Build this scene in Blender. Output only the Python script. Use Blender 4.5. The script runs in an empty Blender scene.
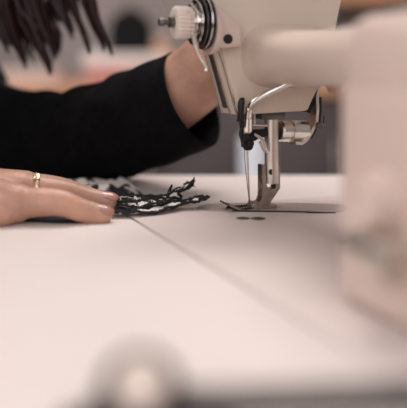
import bpy, bmesh, math, random
from mathutils import Vector, Matrix, noise
random.seed(7)
S = bpy.context.scene
C = S.collection
TZ = 750.0                      # table height in mm; all modelling is in mm above the table top
V = Vector
PI = math.pi

# ------------------------------------------------------------------ view geometry (mm)
FP, CX, HY, CH = 770.0, 203.5, 56.0, 100.0
def P(px, py, Y):               # point seen at a pixel, on the plane at distance Y
    return V(((px-CX)/FP*Y, Y, CH-(py-HY)/FP*Y))
def T(px, py, z=0.0):           # point seen at a pixel, on a level plane
    Y = (CH-z)*FP/(py-HY)
    return V(((px-CX)/FP*Y, Y, z))
N_ = V((-.915, -.404, 0)).normalized()   # towards the sewer
M_ = V((.404, -.915, 0)).normalized()    # from the needle towards the pillar
O_ = V((30.2, 500, 0))                   # needle point on the bed
def W(a, b, z): return O_+N_*a+M_*b+V((0, 0, z))
def Qb(px, py, b):              # machine coordinates of a pixel on plane b
    k = (px-CX)/FP
    q = O_+M_*b
    a = (k*q.y-q.x)/(N_.x-k*N_.y)
    p = q+N_*a
    return V((a, b, CH-(py-HY)/FP*p.y))
def WB(px, py, b): q = Qb(px, py, b); return W(*q)

# ------------------------------------------------------------------ materials
def mat(name, col, rough=.5, metal=0, var=.0, scale=30, bump=0, bscale=200, sss=0, coat=0, col2=None, spec=.5, lo=.35, hi=.65, sheen=0):
    m = bpy.data.materials.new(name); m.use_nodes = True
    nt = m.node_tree; b = nt.nodes['Principled BSDF']
    b.inputs['Roughness'].default_value = rough; b.inputs['Metallic'].default_value = metal
    b.inputs['Specular IOR Level'].default_value = spec
    if sheen: b.inputs['Sheen Weight'].default_value = sheen
    if sss:
        b.inputs['Subsurface Weight'].default_value = sss
        b.inputs['Subsurface Radius'].default_value = (.004, .0018, .001); b.inputs['Subsurface Scale'].default_value = 1
    if coat: b.inputs['Coat Weight'].default_value = coat; b.inputs['Coat Roughness'].default_value = .15
    tc = nt.nodes.new('ShaderNodeTexCoord')
    n = nt.nodes.new('ShaderNodeTexNoise'); n.inputs['Scale'].default_value = scale; n.inputs['Detail'].default_value = 4
    r = nt.nodes.new('ShaderNodeValToRGB')
    c2 = col2 if col2 else tuple(max(0, c*(1-var)) for c in col)
    r.color_ramp.elements[0].position = lo; r.color_ramp.elements[1].position = hi
    r.color_ramp.elements[0].color = (*c2, 1); r.color_ramp.elements[1].color = (*col, 1)
    nt.links.new(tc.outputs['Object'], n.inputs['Vector']); nt.links.new(n.outputs['Fac'], r.inputs['Fac'])
    nt.links.new(r.outputs['Color'], b.inputs['Base Color'])
    if bump:
        n2 = nt.nodes.new('ShaderNodeTexNoise'); n2.inputs['Scale'].default_value = bscale; n2.inputs['Detail'].default_value = 3
        bp = nt.nodes.new('ShaderNodeBump'); bp.inputs['Strength'].default_value = bump; bp.inputs['Distance'].default_value = .001
        nt.links.new(tc.outputs['Object'], n2.inputs['Vector']); nt.links.new(n2.outputs['Fac'], bp.inputs['Height'])
        nt.links.new(bp.outputs['Normal'], b.inputs['Normal'])
    return m
MT = dict(
 table=mat('white_laminate', (.71, .645, .615), .5, spec=.35, var=.04, scale=6, bump=.05, bscale=300),
 tedge=mat('table_edge', (.45, .36, .33), .5, var=.1),
 enamel=mat('cream_enamel', (.64, .50, .44), .33, var=.04, scale=12, coat=.25),
 head=mat('beige_enamel', (.61, .515, .425), .34, var=.05, scale=10, coat=.25),
 arm=mat('arm_enamel', (.585, .48, .405), .36, var=.04, scale=12, coat=.15),
 bed=mat('bed_enamel', (.69, .605, .57), .45, spec=.4, var=.04, scale=15),
 chrome=mat('chrome', (.86, .82, .78), .2, 1, var=.15, scale=60),
 steel=mat('brushed_steel', (.74, .68, .62), .38, 1, var=.18, scale=90),
 dsteel=mat('dark_steel', (.16, .145, .14), .35, .9, var=.3, scale=80),
 fsteel=mat('foot_steel', (.48, .43, .39), .36, 1, var=.3, scale=120),
 plate=mat('polished_plate', (.50, .435, .41), .42, .35, var=.2, scale=50),
 black=mat('blackened_steel', (.012, .011, .011), .4, .3, var=.3),
 knob=mat('ivory_plastic', (.74, .63, .56), .4, var=.05),
 skin=mat('skin', (.54, .30, .215), .45, var=.25, scale=45, bump=.5, bscale=320, sss=.08),
 nail=mat('fingernail', (.40, .21, .17), .25, var=.15, scale=150, coat=.3),
 gold=mat('gold', (.88, .68, .45), .3, 1, var=.1),
 knit=mat('black_wool', (.0045, .0045, .0052), .95, var=.4, scale=120, bump=.8, bscale=600, spec=.1),
 trousers=mat('dark_cloth', (.02, .02, .03), .9, var=.4, scale=60),
 hair=mat('dark_brown_hair', (.030, .009, .008), .42, var=.5, scale=60, spec=.4),
 lace=mat('black_white_cloth', (.72, .66, .63), .9, col2=(.012, .011, .012), scale=85, lo=.47, hi=.52, bump=.6, bscale=700),
 white_cloth=mat('white_cloth', (.80, .74, .70), .9, var=.12, scale=160, bump=.6, bscale=900),
 bthread=mat('black_thread', (.008, .008, .009), .85, var=.3),
 thread=mat('grey_thread', (.05, .045, .045), .7, var=.3),
 lthread=mat('pale_thread', (.36, .31, .29), .7, var=.2),
 wall=mat('grey_plaster', (.36, .315, .30), .9, var=.28, scale=1.6, bump=.2, bscale=60),
 floor=mat('floor_boards', (.20, .16, .14), .6, var=.3, scale=3),
 ceil=mat('ceiling_paint', (.8, .77, .74), .9, var=.03),
 wood=mat('warm_wood', (.62, .34, .20), .5, var=.25, scale=9),
 panel=mat('dark_panel', (.085, .068, .07), .7, var=.25, scale=4),
 pale=mat('pale_blue_paper', (.84, .89, .96), .8, var=.06, scale=8),
 pink=mat('pale_pink_paper', (.60, .48, .44), .8, var=.08, scale=8),
 red=mat('faded_red_cloth', (.62, .30, .27), .9, var=.2, scale=20),
 bplastic=mat('black_plastic', (.005, .005, .006), .7, spec=.15, var=.2),
 orange=mat('orange_thread', (.50, .24, .14), .8, var=.2, scale=60),
 glass=mat('window_white', (.8, .8, .8), .5),
)

# ------------------------------------------------------------------ mesh helpers (mm)
def frame(d, up=V((0, 0, 1))):
    d = d.normalized()
    if abs(d.dot(up)) > .97: up = V((1, 0, 0)) if abs(d.x) < .9 else V((0, 1, 0))
    s = d.cross(up).normalized(); u = s.cross(d).normalized()
    return d, s, u
def tube(bm, pts, rad, seg=16, cap=True, ry=None, up=V((0, 0, 1)), fix=False):
    pts = [V(p) for p in pts]; n = len(pts)
    if not hasattr(rad, '__len__'): rad = [rad]*n
    if ry is None: ry = rad
    elif not hasattr(ry, '__len__'): ry = [ry]*n
    rings = []; s = u = None; axis = (pts[-1]-pts[0])
    for i, p in enumerate(pts):
        d = pts[min(i+1, n-1)]-pts[max(i-1, 0)]
        if d.length < 1e-6 or fix: d = axis
        if s is None or fix: _, s, u = frame(d, up)
        else:
            d = d.normalized(); s = (s-d*s.dot(d)).normalized(); u = s.cross(d).normalized()
        rings.append([bm.verts.new(p+s*math.cos(t)*rad[i]+u*math.sin(t)*ry[i]) for t in [2*PI*k/seg for k in range(seg)]])
    for a, b in zip(rings, rings[1:]):
        for k in range(seg): bm.faces.new((a[k], a[(k+1) % seg], b[(k+1) % seg], b[k]))
    if cap:
        bm.faces.new(rings[0][::-1]); bm.faces.new(rings[-1])
    return rings
def lathe(bm, p0, d, prof, seg=40):       # prof: list of (distance along d, radius)
    d = V(d).normalized()
    pts = [V(p0)+d*h for h, r in prof]
    _, s, u = frame(d)
    rings = [[bm.verts.new(p+(s*math.cos(2*PI*k/seg)+u*math.sin(2*PI*k/seg))*max(r, .01)) for k in range(seg)] for p, (h, r) in zip(pts, prof)]
    for a, b in zip(rings, rings[1:]):
        for k in range(seg): bm.faces.new((a[k], a[(k+1) % seg], b[(k+1) % seg], b[k]))
    bm.faces.new(rings[0][::-1]); bm.faces.new(rings[-1])
def prism(bm, base, off, bev=0, seg=2):
    a = [bm.verts.new(V(p)) for p in base]; b = [bm.verts.new(V(p)+V(off)) for p in base]
    n = len(a); fs = [bm.faces.new(a[::-1]), bm.faces.new(b)]
    for i in range(n): fs.append(bm.faces.new((a[i], a[(i+1) % n], b[(i+1) % n], b[i])))
    if bev:
        es = list({e for f in fs for e in f.edges})
        bmesh.ops.bevel(bm, geom=es, offset=bev, segments=seg, affect='EDGES', profile=.5, clamp_overlap=True)
def loft8(bm, lo, hi, bev=0, seg=3):      # box from 4 + 4 corners
    a = [bm.verts.new(V(p)) for p in lo]; b = [bm.verts.new(V(p)) for p in hi]
    fs = [bm.faces.new(a[::-1]), bm.faces.new(b)]
    for i in range(4): fs.append(bm.faces.new((a[i], a[(i+1) % 4], b[(i+1) % 4], b[i])))
    if bev:
        es = list({e for f in fs for e in f.edges})
        bmesh.ops.bevel(bm, geom=es, offset=bev, segments=seg, affect='EDGES', profile=.5, clamp_overlap=True)
def box(bm, x0, x1, y0, y1, z0, z1, bev=0, seg=2):
    prism(bm, [V((x0, y0, z0)), V((x1, y0, z0)), V((x1, y1, z0)), V((x0, y1, z0))], V((0, 0, z1-z0)), bev, seg)
def wbox(bm, a0, a1, b0, b1, z0, z1, bev=0, seg=2):   # box in machine axes
    prism(bm, [W(a0, b0, z0), W(a1, b0, z0), W(a1, b1, z0), W(a0, b1, z0)], V((0, 0, z1-z0)), bev, seg)
def ball(bm, c, r, seg=16):
    bmesh.ops.create_uvsphere(bm, u_segments=seg, v_segments=max(6, seg*3//4), radius=r, matrix=Matrix.Translation(V(c)))
def catmull(pts, n=8):
    pts = [V(p) for p in pts]; out = []
    e = [pts[0]*2-pts[1]]+pts+[pts[-1]*2-pts[-2]]
    for i in range(1, len(e)-2):
        p0, p1, p2, p3 = e[i-1:i+3]
        for k in range(n):
            t = k/n
            out.append(.5*((2*p1)+(p2-p0)*t+(2*p0-5*p1+4*p2-p3)*t*t+(3*p1-p0-3*p2+p3)*t**3))
    out.append(pts[-1]); return out

LOC = {}
def real(p): return V((p.x/1000, p.y/1000, (p.z+TZ)/1000))
def obj(name, bm, m, parent=None, smooth=True, origin=None):
    if parent is not None: o0 = LOC[parent.name]
    else: o0 = real(V(origin)) if origin is not None else V((0, 0, 0))
    bmesh.ops.recalc_face_normals(bm, faces=bm.faces[:])
    me = bpy.data.meshes.new(name)
    for v in bm.verts: v.co = real(v.co)-o0
    bm.to_mesh(me); bm.free()
    me.materials.append(MT[m])
    if smooth: me.shade_smooth(); me.set_sharp_from_angle(angle=math.radians(38))
    o = bpy.data.objects.new(name, me); C.objects.link(o)
    if parent is not None: o.parent = parent; LOC[o.name] = o0
    else: o.location = o0; LOC[o.name] = o0
    return o
def tag(o, label=None, cat=None, group=None, kind=None):
    if label: o['label'] = label
    if cat: o['category'] = cat
    if group: o['group'] = group
    if kind: o['kind'] = kind
    return o
def thing(name, label, cat, loc, group=None):
    o = bpy.data.objects.new(name, None); C.objects.link(o); o.location = real(V(loc)); o.empty_display_size = .02
    LOC[o.name] = o.location.copy()
    return tag(o, label, cat, group)
def B(): return bmesh.new()

# ================================================================== the room
def struct(name, bm, m): return tag(obj(name, bm, m, smooth=False), kind='structure')
RX0, RX1, RY0, RY1, RZ1 = -1700, 1500, -1300, 3100, 2650-TZ
b = B(); box(b, RX0-100, RX1+100, RY0-100, RY1+100, -TZ-60, -TZ); struct('floor', b, 'floor')
b = B(); box(b, RX0-100, RX1+100, RY0-100, RY1+100, RZ1, RZ1+60); struct('ceiling', b, 'ceil')
b = B(); box(b, RX0-100, RX1+100, RY1, RY1+100, -TZ, RZ1); struct('wall_back', b, 'wall')
b = B(); box(b, RX1, RX1+100, RY0, RY1, -TZ, RZ1); struct('wall_right', b, 'wall')
# left wall with a window opening, front wall behind the camera with a large window opening
b = B()
box(b, RX0-100, RX0, RY0, -600, -TZ, RZ1); box(b, RX0-100, RX0, 1900, RY1, -TZ, RZ1)
box(b, RX0-100, RX0, -600, 1900, -TZ, 150); box(b, RX0-100, RX0, -600, 1900, 1600, RZ1)
struct('wall_left', b, 'wall')
b = B()
box(b, RX0-100, -1300, RY0-100, RY0, -TZ, RZ1); box(b, 1200, RX1+100, RY0-100, RY0, -TZ, RZ1)
box(b, -1300, 1200, RY0-100, RY0, -TZ, 60); box(b, -1300, 1200, RY0-100, RY0, 1650, RZ1)
struct('wall_front', b, 'wall')
def win(name, c0, c1, axis, z0, z1):
    b = B(); f = 45
    def bar(u0, u1, w0, w1):
        if axis == 'x': box(b, u0, u1, RY0-70, RY0-20, w0, w1, 3)
        else: box(b, RX0-70, RX0-20, u0, u1, w0, w1, 3)
    bar(c0, c0+f, z0, z1); bar(c1-f, c1, z0, z1); bar(c0, c1, z0, z0+f); bar(c0, c1, z1-f, z1); bar((c0+c1)/2-22, (c0+c1)/2+22, z0, z1)
    struct(name, b, 'glass')
win('window_1', -600, 1900, 'y', 150, 1600); win('window_2', -1300, 1200, 'x', 60, 1650)
b = B(); box(b, RX0, RX1, RY1-15, RY1, -TZ, -TZ+90, 3); struct('baseboard_back', b, 'ceil')

# ================================================================== sewing table
tab = thing('sewing_table', 'large white sewing table that the machine and the hand rest on', 'table', (0, 430, -TZ))
SE0, SE1 = W(78, -20, 0), W(78, 262, 0)   # edge of the machine bed
b = B()
# table top is laid around the cut-out of the machine bed
gap = 1.5
A = [W(78+gap, -20-gap, 0), W(78+gap, 268, 0), W(-100-gap, 268, 0), W(-100-gap, -20-gap, 0)]
def slab(poly): prism(b, [p+V((0, 0, -28)) for p in poly], V((0, 0, 28)))
X0, X1, Y0, Y1 = -360, 420, 150, 646
def q(x, y): return V((x, y, 0))
slab([q(X0, Y0), V((A[1].x, Y0, 0)), A[1], A[0], V((A[0].x, Y1, 0)), q(X0, Y1)])
slab([V((A[0].x, Y1, 0)), A[0], A[3], V((A[3].x, Y1, 0))])
slab([V((A[3].x, Y1, 0)), A[3], V((X1, A[3].y-20, 0)), q(X1, Y1)])
slab([V((A[1].x, Y0, 0)), q(X1, Y0), V((X1, A[3].y-20, 0)), A[3], A[2], A[1]])
obj('tabletop', b, 'table', tab, smooth=False)
b = B(); box(b, X0+60, X1-60, 230, 590, -88, -62, 2); obj('underframe', b, 'tedge', tab, smooth=False)
for x in (X0+60, X1-90):
    for y in (230, 560):
        b = B(); box(b, x, x+30, y, y+30, -62, -28.0); obj('bracket', b, 'tedge', tab, smooth=False)
for x in (X0+60, X1-100):
    for y in (225, 555):
        b = B(); box(b, x, x+40, y, y+40, -TZ, -88, 3); obj('leg', b, 'tedge', tab)

# ================================================================== sewing machine
sm = thing('sewing_machine', 'cream flatbed sewing machine with needle and raised presser foot over the table', 'sewing machine', O_)
b = B(); wbox(b, -100, 78, -20, 266, -40, .7, .9, 3); obj('bed', b, 'bed', sm)

# pillar and arm
b = B()
loft8(b, [W(54, 180, 1), W(54, 256, 1), W(-66, 256, 1), W(-66, 180, 1)],
         [W(54, 181, 90), W(54, 252, 90), W(-62, 252, 90), W(-62, 181, 90)], 6, 4)
loft8(b, [W(54, 181, 82), W(54, 252, 82), W(-62, 252, 82), W(-62, 181, 82)],
         [W(52, 184, 117), W(52, 248, 117), W(-60, 248, 117), W(-60, 184, 117)], 9, 4)
obj('pillar', b, 'enamel', sm)
b = B()
secs = []
for bb, a1, a0, z0_, z1_ in ((14, 14, -57, 79, 121), (22, 12, -56, 81, 118), (35, 12, -56, 82.5, 116), (60, 16, -56, 83.5, 114.5), (105, 30, -56, 84, 114), (150, 45, -58, 84, 115), (195, 51, -60, 80, 116.5)):
    am, zm, ha, hz = (a1+a0)/2, (z0_+z1_)/2, (a1-a0)/2, (z1_-z0_)/2
    ring_ = []
    for k in range(48):
        t = 2*PI*k/48; c_, s_ = math.cos(t), math.sin(t)
        ring_.append(W(am+ha*math.copysign(abs(c_)**.6, c_), bb, zm+hz*math.copysign(abs(s_)**.75, s_)))
    secs.append([b.verts.new(p) for p in ring_])
for x_, y_ in zip(secs, secs[1:]):
    for k in range(48): b.faces.new((x_[k], x_[(k+1) % 48], y_[(k+1) % 48], y_[k]))
b.faces.new(secs[0][::-1]); b.faces.new(secs[-1])
obj('arm', b, 'arm', sm)
# reverse lever and stitch dial low on the pillar
b = B()
lathe(b, W(56, 212, 46), N_, [(-4, 12), (1, 12), (3, 11), (3, 9), (7, 9), (8, 8)])
d = obj('stitch_dial', b, 'enamel', sm)
b = B()
tube(b, [W(52, 204, 31), W(63, 206, 31), W(65, 212, 30), W(65, 234, 29)], [4, 5, 5.5, 6.5], 14, ry=[4, 5, 6, 7.5])
tag(obj('reverse_lever', b, 'steel', sm), 'steel lever')

# head casing
zt = 178
def qa(px, py, bb): v = Qb(px, py, bb); return v
cor = [qa(242, 115, 15), qa(308, 111, 15), qa(319, 86, 15), qa(331, 50, 15)]
a_t0 = 25+ (zt-103)*.40; 
poly = [(cor[0].x, cor[0].z), (cor[1].x, cor[1].z), (cor[2].x, cor[2].z), (cor[3].x, cor[3].z), (-63, 150), (-66, zt), (a_t0-4, zt), (36, 137), (qa(222, 50, 15).x, qa(222, 50, 15).z)]
b = B(); prism(b, [W(a, 15, z) for a, z in poly], M_*-27, 1.6, 3)
obj('head_casing', b, 'head', sm)
# face plate on the sewer's side: a narrow chromed frame with an inner strip
b = B()
def strip(bm, a_off, b0, b1, t0, t1, th):
    p0, p1 = V((cor[0].x, 0, cor[0].z)), V((36, 0, 137))
    d_ = (p1-p0); nn = V((d_.z, 0, -d_.x)).normalized()
    l = p0+d_*t0+nn*a_off; h = p0+d_*t1+nn*a_off
    loft8(bm, [W(l.x, b0, l.z), W(l.x, b1, l.z), W(h.x, b1, h.z), W(h.x, b0, h.z)],
              [W(l.x+nn.x*th, b0, l.z+nn.z*th), W(l.x+nn.x*th, b1, l.z+nn.z*th), W(h.x+nn.x*th, b1, h.z+nn.z*th), W(h.x+nn.x*th, b0, h.z+nn.z*th)], .4, 2)
strip(b, -.4, -12, 13.4, .0, 1.25, 1.6)
fp = tag(obj('face_plate', b, 'head', sm))
for bb in (-11, 1.5, 11.4):
    b = B(); strip(b, 1.1, bb, bb+1.8, .0, 1.2, 1.3); tag(obj('trim_rib', b, 'chrome', fp), 'bright chrome rib')
b = B(); strip(b, 1.1, -7.5, -1, .05, 1.15, .6); tag(obj('inlay', b, 'dsteel', fp), 'dark grey inlay strip')
# seam line and screws along the far edge of the casing
b = B()
pr = [WB(341, 10, 15.6), WB(338, 24, 15.6), WB(334, 38, 15.6), WB(331, 52, 15.6)]
tube(b, catmull(pr, 6), .55, 6)
for p in pr[1:3]: lathe(b, p, M_, [(0, 1.3), (.8, 1.3), (1, .9)], 12)
obj('cover_seam', b, 'dsteel', sm)

# boss that carries the thread tension
TA = V((0, 0, 0))
cz = Qb(210, 23, 17).z
tb = 17
ac = Qb(212, 23, tb).x
b = B()
lathe(b, W(ac-22, tb, cz-6), N_, [(6, 7), (14, 7.5), (19, 8), (21, 13), (24.5, 13.5), (25, 13)], 36)
prism(b, [WB(x_, y_, tb+8) for x_, y_ in [(212, 6), (219, 5), (225, 13), (233, 21), (243, 28), (243, 47), (213, 49)]], M_*-17, 2.6, 4)
boss = obj('tension_boss', b, 'enamel', sm)
hp = Qb(228, 39, tb+8.2)
b = B(); lathe(b, W(hp.x, tb+7.2, hp.z), M_, [(0, 3.0), (1.4, 3.0), (1.7, 2.6), (1.5, 1.2)], 20); obj('set_screw', b, 'black', boss)
# tension unit
tu = thing  # (kept simple: the unit is one part with sub-parts)
b = B()
lathe(b, W(ac+1, tb, cz), N_, [(0, 3.2), (27, 3.2), (27.2, 1.6), (30, 1.6), (30.2, 2.4), (33, 2.4), (33.6, 2)], 20)
ten = obj('tension_unit', b, 'dsteel', sm)
for off, r, th, m in ((2.0, 15.8, 1.5, 'dsteel'), (5.0, 16.4, 1.2, 'chrome'), (7.6, 15.8, 1.3, 'dsteel'), (10.2, 14.0, 1.2, 'chrome'), (12.4, 11.5, 1.2, 'chrome'), (15, 9, 1.5, 'dsteel')):
    b = B(); lathe(b, W(ac+off, tb, cz), N_, [(0, r*.5), (th*.3, r*.8), (th, r-.5), (th+.3, r), (th+.7, r-.3), (th*.7+.6, r*.72), (th+.3, r*.4)], 48)
    obj('tension_disc', b, m, ten)
b = B()
pts = []
for i in range(90):
    t = i/89*5*2*PI; h = 12+i/89*4
    pts.append(W(ac+h, tb, cz)+M_*math.cos(t)*(7.5-i*.015)+V((0, 0, 1))*math.sin(t)*(7.5-i*.015))
tube(b, pts, .7, 8); obj('coil_spring', b, 'chrome', ten)
b = B()
kn = 24; prof_r = 8.9
k0 = Qb(190, 23, tb).x-ac
rings = []
d_, s_, u_ = frame(N_)
for h, rr in ((0, 7), (.3, 8.8), (1.2, 9.2), (9.2, 9.2), (10.1, 8.7), (10.5, 7), (10.5, 3)):
    rings.append([b.verts.new(W(ac+k0+h, tb, cz)+(s_*math.cos(2*PI*k/144)+u_*math.sin(2*PI*k/144))*(rr*(1+(.075*math.cos(k/144*2*PI*kn) if rr > 8 else 0)))) for k in range(144)])
for r1, r2 in zip(rings, rings[1:]):
    for k in range(144): b.faces.new((r1[k], r1[(k+1) % 144], r2[(k+1) % 144], r2[k]))
b.faces.new(rings[0][::-1]); b.faces.new(rings[-1])
tag(obj('tension_knob', b, 'knob', ten), 'ivory ribbed plastic knob')
b = B(); tube(b, catmull([WB(193, 34, tb+12), WB(196, 46, tb+12), WB(200, 56, tb+12), WB(204, 63, tb+12), WB(206.5, 68, tb+12), WB(205.5, 71, tb+12)], 5), [1.7]*6+[1.3]*10+[.9]*10, 10)
obj('check_spring', b, 'chrome', ten)
b = B()
tube(b, catmull([W(ac+6, tb, cz+13), W(ac+6, tb+2, cz+24), W(ac+9, tb+2, cz+30)], 6), 1.0, 8)
tube(b, catmull([W(ac+14, tb+6, cz+8), W(ac+17, tb+6, cz+14), W(ac+12, tb+6, cz+20)], 6), .9, 8)
obj('thread_guide_wire', b, 'chrome', ten)

# needle bar group under the head
b = B()
tube(b, [WB(247.5, 108, 3), WB(247.5, 143, 3)], 3.1, 20)
nb = obj('needle_bar', b, 'steel', sm)
b = B()
lathe(b, WB(248, 150, 3)+V((0, 0, 0)), V((0, 0, 1)), [(0, 2.2), (1.5, 3.4), (9, 3.8), (11, 3.4)], 20)
lathe(b, WB(248, 143, 5), M_, [(0, 2.4), (4, 2.4), (4.4, 2)], 18)
obj('needle_clamp', b, 'black', nb)
b = B(); tube(b, [WB(247, 147, 3), WB(247.6, 160, 3), WB(249.5, 204, 1), WB(250, 211, 1)], [.9, .62, .5, .12], 10)
obj('needle', b, 'steel', nb)
# dark oval thread-guide arm in front of the bar
b = B()
tube(b, catmull([WB(243.5, 98, 18), WB(241.5, 102, 18), WB(241, 110, 18), WB(241.5, 119, 16), WB(243.5, 128, 14)], 5),
     [.7, 1.2, 1.6, 1.9, 2.1, 2.2, 2.2, 2.2, 2.2, 2.2, 2.1, 2.0, 2.0, 2.6, 2.5, 2.3, 2.1, 1.8, 1.4, 1.1, .8], 14)
obj('thread_guide', b, 'black', sm)
b = B()
tube(b, catmull([WB(241, 121, 9), WB(242, 128, 9), WB(241, 134, 9), WB(243, 142, 9), WB(243, 147, 9)], 5), [1.4]*21, 8)
tube(b, [WB(240, 126, 9), WB(244, 127, 10)], .9, 8); tube(b, [WB(237, 120, 8), WB(241, 121, 8)], .8, 8)
obj('guide_hook', b, 'black', sm)
# chrome finger guard: down the front, bending back under the arm
b = B()
tube(b, catmull([WB(247.5, 131, 12), WB(247.5, 118, 13), WB(248.5, 109, 15), WB(253, 102.5, 19), WB(265, 95, 24), WB(283, 86, 30), WB(305, 74.5, 38)], 7), 
     [3.0]*8+[2.7]*8+[2.1]*27, 14)
tag(obj('finger_guard', b, 'chrome', sm), 'bent chrome rod')
# linkage between needle bar and presser bar
b = B()
prism(b, [WB(250, 130, 6), WB(268, 129, 6), WB(268, 137, 6), WB(259, 137, 6), WB(256, 141, 6), WB(250, 141, 6)], M_*-6, .6)
obj('linkage_block', b, 'black', sm)
b = B()
tube(b, catmull([WB(254, 134, 8), WB(262, 139, 8), WB(266, 147, 8), WB(267, 152, 8), WB(264, 150, 8), WB(260, 142, 8)], 5), 1.0, 8)
tube(b, [WB(253, 125, 9), WB(267, 125.5, 9)], .8, 8)
tube(b, [WB(254.5, 112, 9), WB(254.5, 126, 9)], .7, 8)
obj('lifter_wire', b, 'chrome', sm)
b = B(); prism(b, [WB(262, 112, 9), WB(286, 111, 9), WB(286, 119.5, 9), WB(262, 120, 9)], M_*-12, .8); obj('bar_bushing', b, 'dsteel', sm)
# presser bar and foot
b = B(); tube(b, [WB(271.5, 112, 3), WB(271.5, 183, 3)], 4.6, 24); pb = obj('presser_bar', b, 'steel', sm)
lathe_c = [(0, 7.0), (14, 7.0), (14.5, 6.6)]
b = B()
p0, p1 = WB(279, 131, 1), WB(306, 131.5, 1)
dd = (p1-p0); L = dd.length
lathe(b, p0, dd, [(0, 5.9), (1, 6.9), (L*.32, 6.9), (L*.34, 6.4), (L*.38, 6.4), (L*.4, 7.4), (L-1, 7.4), (L, 6.4)], 32)
obj('lifter_sleeve', b, 'chrome', sm)
# lifter lever: thin bent bracket right of the sleeve
def ribbon(bm, pts, b0, w, th):      # pts: pixels on plane b0, extruded by w along -M and thickened in plane
    c = [V(Qb(x, y, b0)) for x, y in pts]; n = len(c); L_, R_ = [], []
    for i in range(n):
        t = c[min(i+1, n-1)]-c[max(i-1, 0)]; t.y = 0; t.normalize(); nn = V((t.z, 0, -t.x))
        L_.append(c[i]+nn*th/2); R_.append(c[i]-nn*th/2)
    base = [W(*p) for p in L_+R_[::-1]]
    k = len(base); A_ = [bm.verts.new(p) for p in base]; D_ = [bm.verts.new(p-M_*w) for p in base]
    for i in range(n-1):
        j = k-1-i
        for F in (A_, D_): bm.faces.new((F[i], F[i+1], F[j-1], F[j]))
    for i in range(k): bm.faces.new((A_[i], A_[(i+1) % k], D_[(i+1) % k], D_[i]))
b = B(); ribbon(b, [(321, 80), (317.5, 97), (318, 110), (317, 122), (311, 134), (306, 141), (302, 143.5), (296, 143)], 8, 9, 2.1)
br = obj('lifter_bracket', b, 'steel', sm)
b = B(); ribbon(b, [(319, 86), (314, 97), (311, 106), (309, 113)], 6, 7, 2.8); ribbon(b, [(320.5, 97), (320.7, 112), (319.5, 122), (314, 133), (311, 138)], 4, 7, 1.6)
obj('bracket_backing', b, 'black', br)
b = B(); lathe(b, WB(320, 126, 10), M_*-1, [(0, 2.2), (4, 2.2)], 16); tube(b, [WB(317, 114, 3), WB(324, 116, 3), WB(324, 124, 3), WB(320, 127, 3)], .7, 8); obj('bracket_screw', b, 'dsteel', br)
# presser foot
pf_o = []
b = B()
sh = [(262.5, 165), (266.5, 165), (266.5, 184), (267, 188), (271, 190.5), (276, 189), (277, 184), (277.5, 165), (280.5, 166), (280.5, 188), (276, 195), (270.5, 201), (269, 207), (270, 209.5),
      (252, 209.5), (252, 205), (256, 202.5), (260.5, 202.5), (263, 197), (263.5, 190), (262.5, 184)]
prism(b, [WB(x, y, 5) for x, y in sh], M_*-7, .5)
pf = obj('presser_foot', b, 'fsteel', pb)
b = B(); lathe(b, WB(273, 172, 7.2), M_*-1, [(0, 1.8), (.6, 2.5), (3, 2.5)], 18); obj('foot_screw', b, 'black', pf)
b = B()
prof = [(228, 204), (231, 206), (236, 208.3), (243, 210), (250, 210.7), (262, 210.8), (272, 210.6), (276, 209.3), (279, 207.5)]
cc = [V(Qb(x, y, 5)) for x, y in prof]
up_ = [V((p.x, 5, p.z+.55)) for p in cc]; dn = [V((p.x, 5, p.z-.55)) for p in cc]
for y0, y1 in ((7, 1.6), (-1.6, -7)):
    n = len(cc)
    g = [[b.verts.new(W(p.x, yy, p.z)) for p in up_+dn[::-1]] for yy in (y0, y1)]
    for i in range(n-1):
        j = 2*n-1-i
        for F in g: b.faces.new((F[i], F[i+1], F[j-1], F[j]))
    for i in range(2*n): b.faces.new((g[0][i], g[0][(i+1) % (2*n)], g[1][(i+1) % (2*n)], g[1][i]))
s0 = Qb(254, 209, 5); s1 = Qb(276, 209, 5)
wbox(b, s1.x, s0.x, -6.5, 6.5, s0.z-.6, s0.z+1.6, .4)
lathe(b, WB(259, 206, 7.5), M_*-1, [(0, 1.6), (13, 1.6)], 16)
obj('foot_sole', b, 'fsteel', pf)

# needle plate, slide plate and feed teeth
b = B()
pl = []
pa, pe = 33.0, 12.0
for k in range(13):
    t = PI/2+PI*k/12; pl.append((8+36*math.sin(t-PI/2+0)*0+0, 0))
out = [W(a, bb, .55) for a, bb in [(33, -9), (36, -4), (36.5, 0), (35, 4), (31, 7.5), (24, 9), (-34, 9), (-34, -12), (28, -12)]]
out = [T(x_, y_, .65) for x_, y_ in [(197, 208), (200, 206), (207, 204.3), (240, 203.6), (300, 203.6), (344, 205), (350, 209), (340, 212.3), (300, 213.5), (240, 213.2), (212, 211.5), (200, 209.8)]]
prism(b, out, V((0, 0, .55)), .2, 1); np_ = obj('slide_plate', b, 'plate', sm)
b = B(); lathe(b, W(0, -2, 1.0), V((0, 0, 1)), [(0, 10.5), (.45, 10.5), (.6, 10.1)], 48); obj('needle_plate', b, 'steel', sm)
b = B()
for bb in (-4.5, 4.5):
    for k in range(14):
        a = -13+k*2.0; prism(b, [W(a, bb-1, 1.5), W(a+1.9, bb-1, 1.5), W(a+.4, bb-1, 3.0)], M_*2)
obj('feed_teeth', b, 'dsteel', sm)
b = B(); tube(b, [T(236, 211.2, 1.3), T(262, 211.6, 1.3), T(300, 212, 1.3), T(336, 212.8, 1.3)], [.9, .9, .7, .3], 8, ry=[.8, .8, .6, .3]); obj('plate_line', b, 'black', sm)  # thin black bar laid along the plate, tapering to the right
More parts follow.
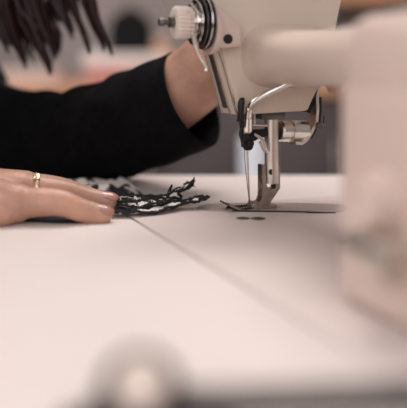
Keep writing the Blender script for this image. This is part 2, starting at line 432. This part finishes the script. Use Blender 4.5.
for px, py, r in ((243, 218.5, 4.2), (258, 218.8, 4.6)):
    p = T(px, py, .6); b = B(); lathe(b, p, V((0, 0, 1)), [(0, r), (.25, r), (.35, r*.9), (.15, r*.6)], 24); obj('bed_disc', b, 'dsteel', sm)  # two flat dark steel discs on the bed in front of the foot

# threads
b = B()
tube(b, catmull([WB(244, 147, 9), WB(245.5, 168, 6), WB(248.5, 195, 3), WB(250, 205, 2.2)], 6), .22, 6)
tube(b, catmull([WB(243, 120, 13), WB(244, 135, 11), WB(244, 147, 9)], 6), .22, 6)
tag(obj('needle_thread', b, 'thread', None, origin=WB(250, 205, 2)), 'thin dark thread running down beside the needle to its eye', 'thread')
b = B()
tube(b, catmull([WB(157, -14, 20), WB(160, 2, 20), WB(165, 12, 20), WB(171.5, 17, 20), WB(189, 12, 24)], 8), .35, 6)
tag(obj('upper_thread', b, 'lthread', None, origin=WB(171, 18, 20)), 'pale thread looping in from above to the ivory tension knob', 'thread')

# ================================================================== bobbin winder at the near end of the bed
wp = P(140, 381, 205); wp.z = 0
bw = thing('bobbin_winder', 'steel bobbin winder with a round wheel at the near edge of the table', 'bobbin winder', wp)
b = B(); box(b, wp.x-22, wp.x+26, wp.y-16, wp.y+6, 0, 4, 1.2); box(b, wp.x-14, wp.x+14, wp.y-2, wp.y+3.5, 3.5, 9, 1); obj('base', b, 'dsteel', bw)
b = B(); lathe(b, wp+V((0, 0, 10)), V((.1, -.75, .8)), [(-4, 4), (0, 10.5), (1, 11), (4, 11), (5, 10.2), (5.1, 7.6), (3.4, 7.3)], 40)
wh = obj('wheel', b, 'black', bw)
b = B(); lathe(b, wp+V((0, 0, 10)), V((.1, -.75, .8)), [(3, 7.3), (7, 7.3), (8.5, 6.2), (9, 3)], 32); tag(obj('bobbin', b, 'knob', bw), 'pale round bobbin')
b = B(); tube(b, [wp+V((6, 2, 8)), wp+V((24, 0, 8)), wp+V((110, 4, 9)), wp+V((150, 8, 9))], [3.5, 4.5, 4.8, 4.8], 16); tag(obj('winder_arm', b, 'dsteel', bw), 'long dark rod')
b = B(); box(b, wp.x+24, wp.x+180, wp.y-18, wp.y-3, 0, 3.5, 1); obj('mounting_rail', b, 'steel', bw)

# ================================================================== cloth being sewn
fab = thing('lace_fabric', 'black and white frayed fabric strips lying on the table under the fingertips', 'fabric', T(125, 212))
def fringe(bm, pts, r, n, ln, sd):
    rnd = random.Random(sd)
    for _ in range(n):
        i = rnd.randrange(len(pts)); p = pts[i]
        d = V((rnd.uniform(-1, 1), rnd.uniform(-1, 1), rnd.uniform(-.35, 1))).normalized()
        l = ln*rnd.uniform(.4, 1); q_ = p+d*l; q_.z = max(q_.z, 1.0); m_ = (p+q_)/2+V((0, 0, .4*l*rnd.uniform(-.3, .5)))
        m_.z = max(m_.z, 1.0)
        tube(bm, [p, m_, q_], [.35, .28, .12], 5)
def cloth_strip(cpts, w, sd, zmin=.6):
    c = catmull(cpts, 10); n = len(c); rnd = random.Random(sd)
    b = B(); rows = []; nw = 9
    for i, p in enumerate(c):
        d = c[min(i+1, n-1)]-c[max(i-1, 0)]; d.z = 0; d.normalize(); s = V((-d.y, d.x, 0))
        f = min(1, (n-i)/10*.6+.35)
        row = []
        for j in range(nw):
            t = (j/(nw-1)-.5)*w*f
            q_ = p+s*t; nz = noise.noise(q_*.12+V((sd, 0, 0)))*2.2+noise.noise(q_*.35)*.5
            q_.z = max(zmin, p.z+nz+abs(t)/w*1.5); row.append(q_)
        rows.append(row)
    g = [[b.verts.new(q_) for q_ in r_] for r_ in rows]
    gl = [[b.verts.new(q_-V((0, 0, .5))) for q_ in r_] for r_ in rows]
    for i in range(n-1):
        for j in range(nw-1):
            b.faces.new((g[i][j], g[i+1][j], g[i+1][j+1], g[i][j+1])); b.faces.new((gl[i][j], gl[i][j+1], gl[i+1][j+1], gl[i+1][j]))
    for i in range(n-1):
        for j in (0, nw-1): b.faces.new((g[i][j], gl[i][j], gl[i+1][j], g[i+1][j]))
    for i in (0, n-1):
        for j in range(nw-1): b.faces.new((g[i][j], g[i][j+1], gl[i][j+1], gl[i][j]))
    st = obj('cloth_strip', b, 'white_cloth', fab)
    b = B()
    for j in (0, nw-1):
        e = [r_[j]+V((rnd.uniform(-.4, .4), rnd.uniform(-.4, .4), rnd.uniform(0, .6))) for r_ in rows]
        tube(b, e, [rnd.uniform(.6, 1.2) for _ in e], 7)
        fringe(b, e, 1, 90, 3.0, sd+j)
    # dark stitched bars crossing the strip
    for _ in range(int(n*.28)):
        i = rnd.randrange(0, n-2); j0 = rnd.choice((0, nw-1)); j1 = j0+(2 if j0 == 0 else -2)*rnd.choice((1, 1, 2))
        tube(b, [rows[i][j0]+V((0, 0, .5)), rows[min(n-1, i+1)][(j0+j1)//2]+V((0, 0, .6)), rows[min(n-1, i+rnd.randrange(3))][j1]+V((0, 0, .4))], [1.1, 1.0, .5], 6)
    # drawn-out tip of the strip
    tip = c[-1]; d = (c[-1]-c[-3]).normalized()
    for k in range(5): tube(b, [rows[-3][rnd.randrange(nw)], tip+V((0, 0, .5)), tip+d*rnd.uniform(1, 3)+V((0, 0, rnd.uniform(0, 3)))], [1, 1.1, .4], 6)
    tag(obj('black_edging', b, 'bthread', st), 'black frayed edging')
    return rows
def G(px, py, Y): return P(px, py, Y)
cloth_strip([T(110, 205, 2), T(120, 205, 3.5), T(135, 206, 3.5), T(157, 202, 5), G(174, 196, 520), G(185, 189, 521), G(193, 182, 522)], 13, 3)
cloth_strip([T(112, 214, 1.5), T(132, 213, 2.0), T(155, 209.5, 3.0), G(178, 204, 500), G(195, 201, 501), G(206, 198.5, 502)], 12, 11)
cloth_strip([T(98, 199, 2), T(112, 200, 4), T(128, 200, 5), T(148, 198.5, 4), T(160, 198, 3)], 17, 23)
b = B()   # loose thread tails sticking up from the strips
for pp in ([(166, 200), (169, 190), (172, 185), (170, 192)], [(168, 196), (175, 189), (181, 187)], [(181, 192), (188, 186), (193, 180)], [(196, 200), (203, 199), (207, 195.5)], [(150, 204), (156, 196), (163, 197)]):
    tube(b, catmull([G(x, y, 512) for x, y in pp], 5), .55, 6)
for k in range(70):
    t = k/70; p = T(113+42*t, 207-5*math.sin(t*3), 3)
    q_ = p+V((random.uniform(-8, 8), random.uniform(-6, 6), random.uniform(0, 5))); 
    tube(b, [p, (p+q_)/2+V((0, 0, 1.5)), q_], [.5, .6, .3], 5)
obj('thread_tail', b, 'bthread', fab)
# crumpled patterned part behind the fingers
def crumple(x0, x1, y0, y1, h, sd, m, name, nx=64, ny=34, edge=.0):
    b = B(); g = []
    for i in range(nx):
        r_ = []
        for j in range(ny):
            u, v = i/(nx-1), j/(ny-1)
            x = x0+(x1-x0)*u+noise.noise(V((v*3, u*2, sd)))*6; y = y0+(y1-y0)*v+noise.noise(V((u*4, sd, v)))*5
            f = min(1, 6*min(u, 1-u, v, 1-v)+.05)
            z = .7+h*f*(.35+.8*abs(noise.noise(V((x*.045, y*.06, sd))))+.5*abs(noise.noise(V((x*.12, y*.12, sd+9)))))
            r_.append(V((x, y, z)))
        g.append(r_)
    gv = [[b.verts.new(p) for p in r_] for r_ in g]; gl = [[b.verts.new(V((p.x, p.y, max(.1, p.z-.7)))) for p in r_] for r_ in g]
    for i in range(nx-1):
        for j in range(ny-1):
            b.faces.new((gv[i][j], gv[i+1][j], gv[i+1][j+1], gv[i][j+1])); b.faces.new((gl[i][j], gl[i][j+1], gl[i+1][j+1], gl[i+1][j]))
    for i in range(nx-1):
        for j in (0, ny-1): b.faces.new((gv[i][j], gl[i][j], gl[i+1][j], gv[i+1][j]))
    for j in range(ny-1):
        for i in (0, nx-1): b.faces.new((gv[i][j], gv[i][j+1], gl[i][j+1], gl[i][j]))
    return obj(name, b, m, fab)
crumple(-112, -46, 542, 592, 9, 4.2, 'lace', 'crumpled_cloth')
crumple(-215, -62, 462, 508, 1.6, 8.1, 'trousers', 'flat_cloth', 60, 20)

# ================================================================== the person
per = thing('person', 'person in black wool sweater with long dark hair, one hand flat on the table', 'person', (-620, 560, -TZ))
def remeshed(caps, voxel, smooth_it):
    bm = B()
    for pts, rad in caps:
        c = catmull(pts, 6) if len(pts) > 2 else [V(pts[0]).lerp(V(pts[1]), k/6) for k in range(7)]
        n = len(c); rr = []
        for i in range(n):
            t = i/(n-1)*(len(rad)-1); k = min(int(t), len(rad)-2); rr.append(rad[k]+(rad[k+1]-rad[k])*(t-k))
        tube(bm, c, rr, 20); ball(bm, c[0], rr[0]*.995, 18); ball(bm, c[-1], rr[-1]*.995, 18)
    me = bpy.data.meshes.new('tmp'); 
    for v in bm.verts: v.co = v.co/1000
    bmesh.ops.recalc_face_normals(bm, faces=bm.faces[:]); bm.to_mesh(me); bm.free()
    o = bpy.data.objects.new('tmp', me); C.objects.link(o)
    m = o.modifiers.new('r', 'REMESH'); m.mode = 'VOXEL'; m.voxel_size = voxel/1000
    s = o.modifiers.new('s', 'SMOOTH'); s.factor = .5; s.iterations = smooth_it
    dg = bpy.context.evaluated_depsgraph_get(); dg.update()
    e = bpy.data.meshes.new_from_object(o.evaluated_get(dg))
    bpy.data.objects.remove(o); 
    for v in e.vertices: v.co = v.co*1000
    return e
# near (right) hand, palm down, fingers pointing to the needle
WR = P(-122, 196, 455); EL = V((-430, 380, 60)); 
pk = [P(16, 203, 461), P(57, 202.5, 460), P(82, 210.5, 462), P(102, 215, 464)]
rg = [P(20, 189.5, 481), P(58, 192, 485), P(85, 198.5, 488), P(107, 202, 489)]
md = [P(24, 188, 498), P(58, 190, 503), P(82, 196, 505), P(98, 200, 505)]
ix = [P(22, 188.5, 516), P(50, 190, 524), P(70, 194, 527), P(84, 198, 529)]
th = [P(-60, 196, 500), P(-20, 195, 532), P(10, 195, 545), P(34, 197, 550)]
hand = [(pk, [9.8, 8.6, 7.6, 6.9, 6.2]), (rg, [10, 8.8, 8.0, 7.2, 6.4]), (md, [10.5, 9.2, 8, 7, 6.4]), (ix, [10.5, 9, 8, 7, 6.2]), (th, [12, 10, 9, 8.5, 7]),
        ([WR, P(-40, 195, 470), pk[0]], [18, 15, 12]), ([WR, P(-45, 190, 480), rg[0]], [17, 15, 11.5]), ([WR, P(-45, 189, 490), md[0]], [17, 15, 11.5]), ([WR, P(-45, 190, 502), ix[0]], [17, 14, 11.5]),
        ([WR+V((10, 0, -4)), P(-40, 206, 455), P(2, 209, 457)], [14, 14.5, 11]),
        ([WR+V((6, 10, 0)), th[0]], [14, 12]), ([WR, EL], [19, 24, 38])]
# left wrist rising behind the machine head
LW = P(200, 75, 556); LE = P(15, 150, 690)
kn_ = P(262, 18, 552)
lh = [([LE, P(120, 128, 610), P(165, 101, 570), LW, P(222, 56, 552)], [40, 33, 26.5, 25, 26])]
for i, (dx, dz) in enumerate(((-8, 14), (0, 8), (6, -1), (8, -12))):
    mcp = kn_+V((dx, 6-4*i, dz)); 
    lh.append(([P(222, 56, 552), mcp], [17, 12]))
    lh.append(([mcp, mcp+V((26, 5, 6-5*i)), mcp+V((42, 6, -10-4*i)), mcp+V((44, 5, -27-3*i))], [10, 8.8, 7.8, 6.5]))
lh.append(([P(215, 55, 556), P(236, 15, 562), P(252, -14, 562), P(268, -26, 560)], [14, 11, 9, 7.5]))
hm = remeshed(hand+lh, 1.2, 3)
# torso, head and legs (coarser), joined into the same body mesh inside the sleeves
SR, SL, NK, HD = V((-470, 400, 270)), V((-470, 760, 270)), V((-400, 590, 330)), V((-265, 600, 355))
body = [([V((-600, 560, -330)), V((-560, 575, -100)), V((-500, 585, 120)), V((-450, 585, 250))], [130, 120, 135, 90]),
        ([SR, V((-450, 580, 280)), SL], [55, 80, 55]), ([V((-440, 588, 280)), NK, HD+V((-30, 0, -10))], [62, 52, 55]),
        ([HD+V((-20, 0, 30)), HD+V((20, 0, 10)), HD+V((38, 0, -32))], [88, 82, 52]),
        ([HD+V((88, 0, 0)), HD+V((112, 0, -14))], [10, 12]), ([HD+V((-5, -88, 0)), HD+V((-15, -90, -18))], [11, 8]), ([HD+V((-5, 88, 0)), HD+V((-15, 90, -18))], [11, 8]),
        ([HD+V((92, -14, -36)), HD+V((92, 14, -36))], [8, 8]), ([HD+V((80, -30, 12)), HD+V((80, -28, 12))], [10, 10]), ([HD+V((80, 30, 12)), HD+V((80, 28, 12))], [10, 10]),
        ([SR, EL], [50, 40]), ([SL, LE], [50, 40]), ([EL, WR.lerp(EL, .5)], [36, 27]), ([LE, P(70, 140, 650)], [38, 33]),
        ([V((-600, 480, -330)), V((-230, 470, -300)), V((-210, 470, -640)), V((-215, 470, -700)), V((-100, 465, -720))], [95, 70, 45, 38, 28]),
        ([V((-600, 650, -330)), V((-230, 660, -300)), V((-210, 660, -640)), V((-215, 660, -700)), V((-100, 665, -720))], [95, 70, 45, 38, 28])]
bmh = remeshed(body, 7, 4)
b = B(); b.from_mesh(hm); b.from_mesh(bmh)
obj('body', b, 'skin', per)
# trousers
b = B()
tube(b, catmull([V((-640, 565, -345)), V((-590, 565, -335)), V((-540, 565, -330))], 4), [150]*9, 24, ry=[120]*9)
for y in (475, 655): tube(b, catmull([V((-600, y, -330)), V((-400, y, -315)), V((-235, y, -305)), V((-212, y, -400)), V((-212, y, -560)), V((-214, y, -690))], 5), [104]*6+[90]*6+[80]*5+[66]*9, 24)
obj('trousers', b, 'trousers', per)
# sweater: torso, right sleeve and the wide left sleeve with an open cuff
b = B()
def wob(bm, amp, sc, vs): 
    for v in vs: v.co += V((noise.noise(v.co*sc), noise.noise(v.co*sc+V((31, 0, 0))), noise.noise(v.co*sc+V((0, 57, 0)))))*amp
r1 = tube(b, catmull([V((-605, 560, -340)), V((-580, 570, -200)), V((-545, 580, -60)), V((-495, 585, 100)), V((-450, 588, 230)), V((-415, 590, 300)), V((-400, 590, 330))], 6), 
     [175]*6+[165]*6+[165]*6+[175]*6+[190, 185, 175, 150, 130, 110, 100, 92, 84, 78, 74, 72, 70], 40, ry=[145]*6+[135]*6+[135]*6+[135]*6+[130, 125, 118, 110, 100, 92, 88, 82, 78, 74, 72, 70, 68], up=V((1, 0, 0)))
r2 = tube(b, catmull([V((-460, 560, 265)), SR+V((0, 15, -5)), V((-450, 385, 160)), EL, WR.lerp(EL, .5), WR.lerp(EL, .12)], 6), [70]*6+[68]*6+[62]*6+[52]*6+[36]*6+[27], 28)
vs = [v for R in r1+r2 for v in R]; wob(b, 6, .02, vs)
# left sleeve, outer and inner wall
CC = P(191.5, 98, 560)
path = catmull([V((-450, 640, 255)), SL+V((15, -10, -15)), V((-330, 745, 190)), P(-62, 102, 700), P(30, 142, 650), P(95, 133.5, 612), P(145, 117, 582), CC], 12)
n = len(path); seg = 64; Ro, Ri = [], []
def axis_at(i):
    return (path[min(i+1, n-1)]-path[max(i-1, 0)]).normalized()
cut = V((.80, -.38, .42)).normalized()
for i, p in enumerate(path):
    t = i/(n-1); d = axis_at(i)
    f = max(0, (t-.80)/.20); d = d.lerp(cut, f).normalized()
    _, s, u = frame(d)
    # inner and outer radii
    keys = [(0, 75), (.14, 75), (.28, 66), (.42, 58), (.57, 39.5), (.71, 37.0), (.86, 36.0), (1, 35.5)]
    for (t0, v0), (t1, v1) in zip(keys, keys[1:]):
        if t0 <= t <= t1: r = v0+(v1-v0)*(t-t0)/(t1-t0)
    ring, rin = [], []
    for k in range(seg):
        an = 2*PI*k/seg; w = p+(s*math.cos(an)+u*math.sin(an)*1.05)*r
        amp = (1-.85*f)
        dv = (noise.noise(w*.018+V((5, 0, 0)))*7+noise.noise(w*.05)*2.6+math.sin(t*60+2.2*math.sin(an*2)+an)*(.9 if t > .55 else 1.6))*amp
        q_ = p+(s*math.cos(an)+u*math.sin(an)*1.05)*(r+dv); q_.z = max(q_.z, 1.2+.6*noise.noise(q_*.05))
        ring.append(q_)
        if t > .72:
            q2 = p+(s*math.cos(an)+u*math.sin(an)*1.05)*(r+dv-2.6); q2.z = max(q2.z, 3.6); rin.append(q2)
    Ro.append(ring)
    if rin: Ri.append(rin)
vo = [[b.verts.new(q_) for q_ in R] for R in Ro]; vi = [[b.verts.new(q_) for q_ in R] for R in Ri]
for L_ in (vo, vi):
    for x, y in zip(L_, L_[1:]):
        for k in range(seg): b.faces.new((x[k], x[(k+1) % seg], y[(k+1) % seg], y[k]))
x, y = vo[-1], vi[-1]
mid = [b.verts.new((p.co+q_.co)/2+cut*1.2) for p, q_ in zip(x, y)]
for k in range(seg):
    b.faces.new((x[k], x[(k+1) % seg], mid[(k+1) % seg], mid[k])); b.faces.new((mid[k], mid[(k+1) % seg], y[(k+1) % seg], y[k]))
b.faces.new(vo[0][::-1]); b.faces.new(vi[0][::-1])
tag(obj('sweater', b, 'knit', per), 'black wool sweater with wide sleeves')
# ring
d = (rg[1]-rg[0]).normalized(); rc = rg[0].lerp(rg[1], .44)
b = B(); _, s, u = frame(d)
tube(b, [rc+(s*math.cos(t)+u*math.sin(t))*9.9 for t in [2*PI*k/40 for k in range(41)]], [1.0]*41, 8, ry=[1.2]*41)
rn = u*10.1+s*0-V((0, 2, 0))
c0 = rc+(u*.86+V((0, -.5, 0))).normalized()*10.6
dd_, ss, uu = frame((u*.86+V((0, -.5, 0))).normalized(), d)
prism(b, [c0+ss*2.7+uu*1.9, c0-ss*2.7+uu*1.9, c0-ss*2.7-uu*1.9, c0+ss*2.7-uu*1.9], dd_*1.1, .35)
for sx in (-1.7, 0, 1.7): ball(b, c0+ss*sx+dd_*1.4, .75, 8)
tag(obj('ring', b, 'gold', per), 'gold ring with a small square plate')
# nails
def nail(f, r, sideways, sc=1.0):
    d = (f[3]-f[2]).normalized(); up = (V((0, 0, 1))+V((0, -sideways, 0))); up = (up-d*up.dot(d)).normalized(); s = d.cross(up)
    c = f[3]+d*1.2
    b = B(); g = []
    for i in range(11):
        row = []
        for j in range(11):
            x = (i/10-.5)*11*sc; y = (j/10-.5)*2
            wv = 4.3*sc*math.sqrt(max(0, 1-(abs(i/10-.5)*2)**3.2)); an = y*wv/(r*.95)
            rr = r+.55-max(0, x)*.15*0-(.06*x*x if x > 0 else .012*x*x)
            row.append(c+d*x+up*math.cos(an)*rr+s*math.sin(an)*rr)
        g.append(row)
    tp = [[b.verts.new(p) for p in r_] for r_ in g]; bt = [[b.verts.new(p-up*1.6) for p in r_] for r_ in g]
    for i in range(10):
        for j in range(10): b.faces.new((tp[i][j], tp[i+1][j], tp[i+1][j+1], tp[i][j+1])); b.faces.new((bt[i][j], bt[i][j+1], bt[i+1][j+1], bt[i+1][j]))
    for i in range(10):
        for j in (0, 10): b.faces.new((tp[i][j], bt[i][j], bt[i+1][j], tp[i+1][j]))
    bmesh.ops.remove_doubles(b, verts=b.verts[:], dist=.01)
    obj('fingernail', b, 'nail', per)
nail(pk, 6.0, .45); nail(rg, 6.2, .25, 1.05); nail(md, 6.2, .1); nail(ix, 6.0, -.1); nail(th, 7, -.3, 1.2)
# hair: cap around the head plus hanging locks made of tapered strands
b = B()
bmesh.ops.create_uvsphere(b, u_segments=32, v_segments=20, radius=1, matrix=Matrix.Translation(HD+V((-28, 0, 26))) @ Matrix.Diagonal((104, 104, 100, 1)))
tube(b, catmull([HD+V((-60, 0, 30)), HD+V((-120, 0, -20)), HD+V((-165, 0, -90))], 5), [80, 82, 84, 82, 78, 70, 62, 54, 46, 38, 28], 24)
rnd = random.Random(5)
#      tip px, tip py, root x offset, depth, spread(px), strands
locks = [(-8, 40, -30, 640, 14, 40), (8, 50, -10, 640, 10, 36), (25, 64, 5, 645, 8, 46), (20, 40, 0, 650, 12, 30), (50, 71, 18, 640, 7, 60), (60, 48, 22, 650, 7, 40), (40, 34, 12, 655, 12, 40), (56, 56, 20, 635, 8, 40), (72, 38, 34, 650, 7, 30),
         (34, 58, 8, 655, 3, 12), (90, 50, 40, 632, 4, 24), (104, 48, 52, 630, 4, 20), (112, 54, 54, 628, 3, 12), (98, 36, 56, 640, 2.5, 8), (-20, 60, -40, 650, 14, 30), (5, 30, -20, 655, 22, 60), (62, 20, 20, 655, 18, 60)]
for tx, ty, rx, dep, sp, ns in locks:
    for k in range(ns):
        o_ = rnd.gauss(0, 1)*sp*.5; Y = dep+rnd.uniform(-14, 14)
        tipp = P(tx+o_*.35+rnd.uniform(-1, 1)*sp*.3, ty+7-abs(o_)*1.2-rnd.uniform(0, 12), Y)
        m1 = P(tx-16+rx*.0+o_*1.1, ty-38, Y); m2 = P(tx-26+o_*1.5, ty-75, Y)
        root = HD+V((40+rx*.4+rnd.uniform(-25, 15), (Y-600)*.6+rnd.uniform(-30, 30), 80+rnd.uniform(-25, 12)))
        if m2.z > root.z-30: m2.z = root.z-30
        top = V((m2.x*.6+root.x*.4, m2.y, (m2.z+root.z)/2+12))
        c = catmull([root, top, m2, m1, tipp], 5)
        w = rnd.uniform(.7, 1.3)
        tube(b, c, [w*(1.3 if i < 14 else 1.3*(1-(i-14)/7)+.12) for i in range(len(c))], 5)
obj('hair', b, 'hair', per)

# ================================================================== background bench and things on it
BZ = 22.0
bench = thing('work_bench', 'long bench with an orange wooden top and dark front, blurred behind the sewer', 'bench', (0, 2200, -TZ))
b = B(); box(b, -1100, 900, 2000, 2600, -6, BZ, 3); obj('bench_top', b, 'wood', bench)
b = B(); box(b, -1080, 880, 2025, 2580, -TZ+60, -6, 2); body_ = obj('cabinet_body', b, 'panel', bench)
b = B(); box(b, -1060, 860, 2050, 2560, -TZ, -TZ+60); obj('plinth', b, 'bplastic', bench)
for k in range(4):
    b = B(); x = -1075+k*490; box(b, x, x+480, 2008, 2025, -TZ+70, -14, 2); dr = obj('cabinet_door', b, 'panel', bench)
    b = B(); tube(b, [V((x+440, 2008, -120)), V((x+440, 1994, -120)), V((x+440, 1994, -220)), V((x+440, 2008, -220))], 4, 10); obj('handle', b, 'steel', dr)
def at(px, Y): return (px-CX)/FP*Y
# upright pale rolls standing in front of the bench
def roll(x0, x1, top, Y, m, label):
    cx, r = (x0+x1)/2, (x1-x0)/2
    t = thing('paper_roll', label, 'paper roll', (cx, Y, -TZ))
    b = B(); lathe(b, V((cx, Y, -TZ)), V((0, 0, 1)), [(0, r), (top+TZ-1, r), (top+TZ, r-1), (top+TZ, r*.45), (top+TZ-30, r*.42)], 36); obj('paper', b, m, t)
    b = B(); tube(b, [V((cx, Y, top-60)), V((cx, Y, top+1.5))], r*.42, 20, ry=[r*.42, r*.42]); obj('core', b, 'wood', t)
roll(at(241, 1800), at(272, 1800), -90, 1800, 'pale', 'upright pale blue paper roll standing behind the needle')
roll(at(150, 1750), at(184, 1750), -190, 1750, 'pink', 'upright pale pink paper roll standing below the raised sleeve cuff')
# white folded cloths and red cloth on the bench
def folded(x0, x1, y0, y1, z0, n, th_, m, label, name='folded_cloth', cat='cloth', gr=None):
    b = B()
    for k in range(n):
        j = random.uniform(-6, 6); box(b, x0+j, x1+j, y0, y1, z0+k*th_+.1, z0+(k+1)*th_, th_*.4, 3)
    o = obj(name, b, m, None, origin=((x0+x1)/2, (y0+y1)/2, z0)); tag(o, label, cat, gr)
z1 = 100-(66-56)/FP*2100
folded(at(86, 2100), at(146, 2100), 2080, 2300, BZ, 3, (z1-BZ)/3, 'red', 'faded red cloth folded on the wooden bench beneath the white one')
folded(at(84, 2150), at(172, 2150), 2085, 2310, z1+.3, 2, 17, 'white_cloth', 'white cloth folded on top of the faded red cloth')
ztop = z1+.3+34
# black round-topped case
cx = at(131, 2180); r = at(153, 2180)-at(131.5, 2180)
case = thing('storage_case', 'black round-topped case standing on the white folded cloth', 'case', (cx, 2180, ztop))
hh = 100+(56-10)/FP*2180-ztop
b = B(); out = [V((cx-r, 2150, ztop)), V((cx+r, 2150, ztop))]+[V((cx+r*math.cos(t), 2150, ztop+hh-r+r*math.sin(t))) for t in [PI*k/20 for k in range(21)]]
prism(b, out, V((0, 70, 0)), 3); obj('shell', b, 'bplastic', case)
b = B(); tube(b, [V((cx-14, 2185, ztop+hh-2)), V((cx-14, 2185, ztop+hh+6)), V((cx+14, 2185, ztop+hh+6)), V((cx+14, 2185, ztop+hh-2))], 3, 8); obj('handle', b, 'bplastic', case)
# thread cone behind the knob
cx = at(160, 2350)
cn = thing('thread_cone', 'orange thread cone on the bench behind the ivory tension knob', 'thread cone', (cx, 2350, BZ))
b = B(); lathe(b, V((cx, 2350, BZ)), V((0, 0, 1)), [(0, 36), (4, 42), (60, 41), (115, 30), (122, 22)], 32); obj('wound_thread', b, 'orange', cn)
b = B(); lathe(b, V((cx, 2350, BZ+121)), V((0, 0, 1)), [(0, 17), (14, 14), (14.5, 9)], 24); obj('cone_core', b, 'knob', cn)
# grey-white cloth pile at left behind the hair
folded(at(-40, 2250), at(62, 2250), 2200, 2420, BZ, 3, 12, 'pink', 'low pale cloth pile on the bench behind the hanging hair')
# shelf with wooden crate, top right
sh_ = thing('wall_shelf', 'wooden wall shelf on the back wall at the upper right', 'shelf', (at(360, 3090), 3090, 290))
b = B(); box(b, at(318, 3000), at(400, 3000), 2860, 3098, 296, 326, 3); obj('board', b, 'wood', sh_)
for px in (328, 388):
    b = B(); x = at(px, 3000); prism(b, [V((x, 3098, 296)), V((x, 2890, 296)), V((x, 3098, 250))], V((18, 0, 0)), 1); obj('bracket', b, 'dsteel', sh_)
cr = thing('wooden_crate', 'orange wooden crate on the wall shelf above the machine arm', 'crate', (at(360, 3000), 2980, 326))
b = B(); x0, x1 = at(331, 3000), at(388, 3000)
for zz in (328, 378, 428): 
    box(b, x0, x1, 2876, 2888, zz, zz+44, 1.5); box(b, x0, x1, 3080, 3090, zz, zz+44, 1.5)
    box(b, x0, x0+12, 2888, 3080, zz, zz+44, 1.5); box(b, x1-12, x1, 2888, 3080, zz, zz+44, 1.5)
obj('slat', b, 'wood', cr)
b = B(); box(b, x0+12, x1-12, 2888, 3080, 326, 336)
for x in (x0+12, x1-32):
    for y in (2888, 3060): box(b, x, x+20, y, y+20, 326, 474)
obj('frame', b, 'wood', cr)

# ================================================================== light
def area(name, loc, rot, sx, sy, power, col):
    l = bpy.data.lights.new(name, 'AREA'); l.shape = 'RECTANGLE'; l.size = sx; l.size_y = sy; l.energy = power; l.color = col
    o = bpy.data.objects.new(name, l); C.objects.link(o); o.location = loc; o.rotation_euler = rot; return o
area('window_light', (-.05, RY0/1000-.15, 1.6), (math.radians(80), 0, 0), 2.4, 1.5, 14, (1, .93, .90))
area('side_window_light', (RX0/1000-.15, .65, 1.62), (math.radians(80), 0, math.radians(-90)), 2.4, 1.4, 30, (1, .95, .93))
area('ceiling_lamp', (-.1, .6, 2.6), (0, 0, 0), .9, .9, 7, (1, .94, .90))
area('added_rear_fill', (.1, 1.35, 2.6), (0, 0, 0), 1.2, .6, 30, (1, .92, .88))  # added fill, no known fixture: brightens the far strip of the table
w = bpy.data.worlds.new('world'); S.world = w; w.use_nodes = True
bg = w.node_tree.nodes['Background']; bg.inputs['Color'].default_value = (.95, .93, 1, 1); bg.inputs['Strength'].default_value = 1.0

# ================================================================== camera
cam = bpy.data.cameras.new('camera'); co = bpy.data.objects.new('camera', cam); C.objects.link(co)
co.location = (0, 0, (CH+TZ)/1000); co.rotation_euler = (PI/2, 0, 0)
cam.sensor_fit = 'HORIZONTAL'; cam.sensor_width = 36; cam.lens = FP/407*36
cam.shift_x = 0; cam.shift_y = -(204-HY)/407
cam.clip_start = .01
cam.dof.use_dof = True; cam.dof.focus_distance = .497; cam.dof.aperture_fstop = cam.lens/18.5
S.camera = co
S.view_settings.view_transform = 'Standard'; S.view_settings.look = 'None'; S.view_settings.gamma = 1; S.view_settings.exposure = 0
